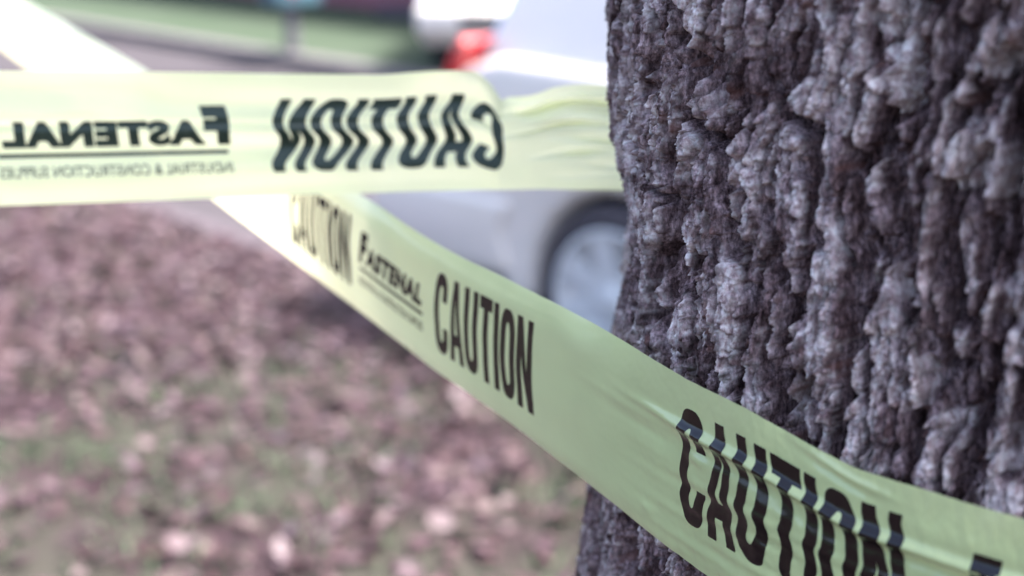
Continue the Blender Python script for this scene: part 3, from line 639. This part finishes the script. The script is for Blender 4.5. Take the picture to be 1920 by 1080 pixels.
def d1(u, t):
    on = sstep(1120, 1330, u); far = 1 - sstep(1050, 1300, u)
    d = .0027 * gs(t, .725 + .012 * np.sin(u / 160), .030) * on                       # the long bright crease
    d = d - .0011 * gs(t, .655, .04) * on + .0006 * gs(t, .50, .05) * on * (1 + .5 * np.sin(u / 70))
    d = d - .0010 * gs(t, .60, .03) * gs(u, 1230, 70) + .0007 * gs(t, .67, .03) * gs(u, 1200, 80)
    d = d + .00022 * np.sin(t * 52 + u / 90) * on * sstep(.72, .6, t) + .00010 * np.sin(t * 90 - u / 60) * on * sstep(.7, .5, t)
    d = d - .0012 * gs(t + (u - 1600) * .0004, .90, .022) * gs(u, 1575, 60) + .0008 * gs(t + (u - 1600) * .0003, .94, .02) * gs(u, 1590, 80)
    d = d + .0011 * gs(t, .61, .035) * gs(u, 1303, 16) + .0007 * gs(t, .155, .03) * gs(u, 1214, 10) + .0007 * gs(t, .10, .03) * gs(u, 1390, 14)
    d = d - .0009 * gs(t, .62, .05) * sstep(1640, 1720, u) * (1 - sstep(1980, 2100, u)) + .0008 * gs(t, .80, .06) * sstep(1640, 1760, u)
    d = d - .010 * np.clip(t - .80, 0, 1) ** 2 / .04 * (.3 * far + .05) - .004 * np.clip(.12 - t, 0, 1) ** 2 / .0144 * .35   # edges rolling back
    d = d + .0012 * np.sin(t * 3.1) * far + .0004 * noise(u / 60, t * 4, 5) + .00025 * noise(u / 18, t * 9, 6) * on + .00009 * noise(u / 7, t * 26, 9) * sstep(1000, 1300, u)
    return d
def lean1(u, y, my):                        # the trunk widens downwards and the film with it
    d = ray(u, y); m = ray(u, my); k = k_trunk(u, y); km = k_trunk(u, my)
    q = (k * d[:, 1] - km * m[:, 1]) / d[:, 1] * sstep(1330, 1500, u)
    ker = np.hanning(61); ker /= ker.sum(); return np.convolve(np.pad(q, 30, mode='edge'), ker, 'valid')
tp1 = Tape(T1x, T1t, T1b, z1, d1, -360, 2560, 1500, lean1)
t1o = tag(empty('caution_tape', (0, 0, 0)), 'pale yellow caution tape sloping down from the distance and across the front of the trunk', 'tape')
tp1.build(t1o, 170, M['tape'])
sh1 = lambda u, t: (2.6 * np.sin(t * 36 + .6 + u / 300) + .9 * np.sin(t * 61)) * sstep(1150, 1400, u) + 1.2 * np.sin(t * 9) * (1 - sstep(1000, 1200, u))
printed(tp1, caution_bm(), 1276, 1694, .235, .855, 'caution_lettering', M['ink'], t1o, shift=sh1)
printed(tp1, caution_bm(), 820, 1002, .20, .83, 'caution_lettering', M['ink'], t1o, shift=sh1)
printed(tp1, logo_bm(), 676, 796, .26, .74, 'logo_lettering', M['ink'], t1o, dt=.02, du=.004)
printed(tp1, caution_bm(), 548, 660, .20, .81, 'caution_lettering', M['ink'], t1o, shift=sh1)
printed(tp1, logo_bm(), 1806, 2330, .26, .795, 'logo_lettering', M['ink'], t1o, dt=.02, du=.003)
printed(tp1, caution_bm(), 255, 345, .20, .81, 'caution_lettering', M['ink'], t1o)

# the bark is pressed in where the film lies on it
pz = vv[:, 1] * CP - (vv[:, 2] - EYE) * SP; pY = vv[:, 1] * SP + (vv[:, 2] - EYE) * CP; ok = pz > .1
px_ = np.where(ok, 960 + F * vv[:, 0] / np.where(ok, pz, 1), -9e3); py_ = np.where(ok, 540 - F * pY / np.where(ok, pz, 1), -9e3)
ft = Tape.sm(T1x, T1t, px_); fb = Tape.sm(T1x, T1b, px_); tt_ = np.clip((fb - py_) / np.maximum(fb - ft, 1), 0, 1); zf_ = np.interp(px_, tp1.u, tp1.kT) * tt_ + np.interp(px_, tp1.u, tp1.kB) * (1 - tt_)
inside = sstep(-14, 0, py_ - ft) * sstep(-14, 0, fb - py_) * ((px_ > 1050) & (px_ < 2550) & (pz < .72))
lim = zf_ + .0022 - (1 - inside) * .02
print("pressed in by mm", np.round(np.percentile((lim - pz)[(inside > .99)] * 1e3, [50, 90, 99, 100]), 1))
m_ = (inside > 0) & (pz < lim); e_ = np.array([0, 0, EYE]); k_ = np.where(m_, lim / np.where(ok, pz, 1), 1)
vv = e_ + (vv - e_) * k_[:, None]
fq = grid_faces(len(hs), len(dth), wrap=True)
tr = mesh_np('trunk', vv - np.array([CX, CY, 0]), fq, bark_mat(), tree)
for nm, ar in (("lichen_and_light", LI), ("rust", RU)):
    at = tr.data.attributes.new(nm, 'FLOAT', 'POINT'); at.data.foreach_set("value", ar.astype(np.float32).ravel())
tr.data.polygons.foreach_set("use_smooth", np.ones(len(fq), bool))


# --- the level tape, seen from its back, going round behind the trunk
T2x = [-420, -200, 0, 200, 400, 550, 650, 730, 780, 830, 870, 900, 920, 936, 955, 1000, 1040, 1080, 1140, 1200, 1290]
T2t = [128, 131, 133, 134, 136, 138, 139, 139, 134, 129, 129, 136, 158, 187, 184, 177, 162, 157, 160, 168, 175]
T2b = [404, 396, 387, 380, 372, 366, 363, 361, 359, 358, 357, 356, 356, 356, 356, 355, 355, 356, 357, 360, 365]
def z2(u, my): return Tape.sm([-420, 0, 500, 900, 1290], [.800, .808, .828, .835, .822], u)
def d2(u, t):
    r = sstep(880, 1010, u); l_ = 1 - sstep(860, 980, u)
    d = (.0030 * np.cos((t - .60) / .36 * 2 * math.pi + .5) * gs(t, .5, .34)) * l_ * sstep(100, 520, u) + .0016 * np.cos((t - .66) * 13) * (1 - sstep(100, 560, u))
    d = d - .0022 * gs(t, .60, .03) * l_
    # pleats drawn together where it goes round the trunk
    pl = 0
    for c_, w_, a_, sl_, u_ in ((.83, .030, -.0034, .02, 930), (.90, .030, .0020, -.05, 960), (.635, .020, -.0026, -.03, 960), (.69, .035, .0014, .02, 980), (.50, .030, -.0010, .05, 1010), (.565, .022, .0007, .01, 1030), (.37, .022, -.0016, -.04, 990), (.43, .03, .0006, 0, 1060), (.25, .025, -.0008, .03, 1050), (.14, .03, -.0006, -.02, 1020), (.76, .014, -.0008, .10, 1040), (.46, .010, -.0005, -.06, 1060)):
        pl = pl + a_ * gs(t + sl_ * (u - 1100) / 200 + .008 * np.sin(u / 37 + c_ * 31), c_, w_ * (1 + .4 * np.sin(u / 53 + c_ * 17))) * (.75 + .6 * noise(u / 70, np.full_like(u, c_ * 13), 4)) * sstep(u_ - 20, u_ + 70, u)
    d = d + 2.2 * pl
    d = d + .010 * gs(u, 850, 60) * sstep(.78, 1, t) - .006 * gs(u, 945, 28) * sstep(.75, 1, t) + .004 * gs(u, 1045, 40) * sstep(.85, 1, t)
    return d + .0005 * noise(u / 120, t * 5, 8)
tp2 = Tape(T2x, T2t, T2b, z2, d2, -420, 1268, 1000)
t2o = tag(empty('caution_tape', (0, 0, 0)), 'level pale yellow caution tape with mirrored writing, pleated where it passes behind the trunk', 'tape')
t2o['group'] = t1o['group'] = 'caution tapes strung round the tree'
tp2.build(t2o, 170, M['tape'])
sh2 = lambda u, t: (11 * np.cos((t - .80 + .012 * np.sin(u / 90)) / .36 * 2 * math.pi) * (1 + .2 * np.sin(u / 47)) + 2 * np.sin(t * 40 + u / 80) * .4) * (1 - sstep(880, 960, u)) * .85
printed(tp2, caution_bm(), 518, 944, .20, .795, 'caution_lettering', M['ink_back'], t2o, True, sh2)
printed(tp2, logo_bm(), 0, 437, .20, .74, 'logo_lettering', M['ink_back'], t2o, True, lambda u, t: 5 * np.sin(t * 12), dt=.02, du=.002)
printed(tp2, caution_bm(), -408, -60, .20, .795, 'caution_lettering', M['ink_back'], t2o, True, sh2)
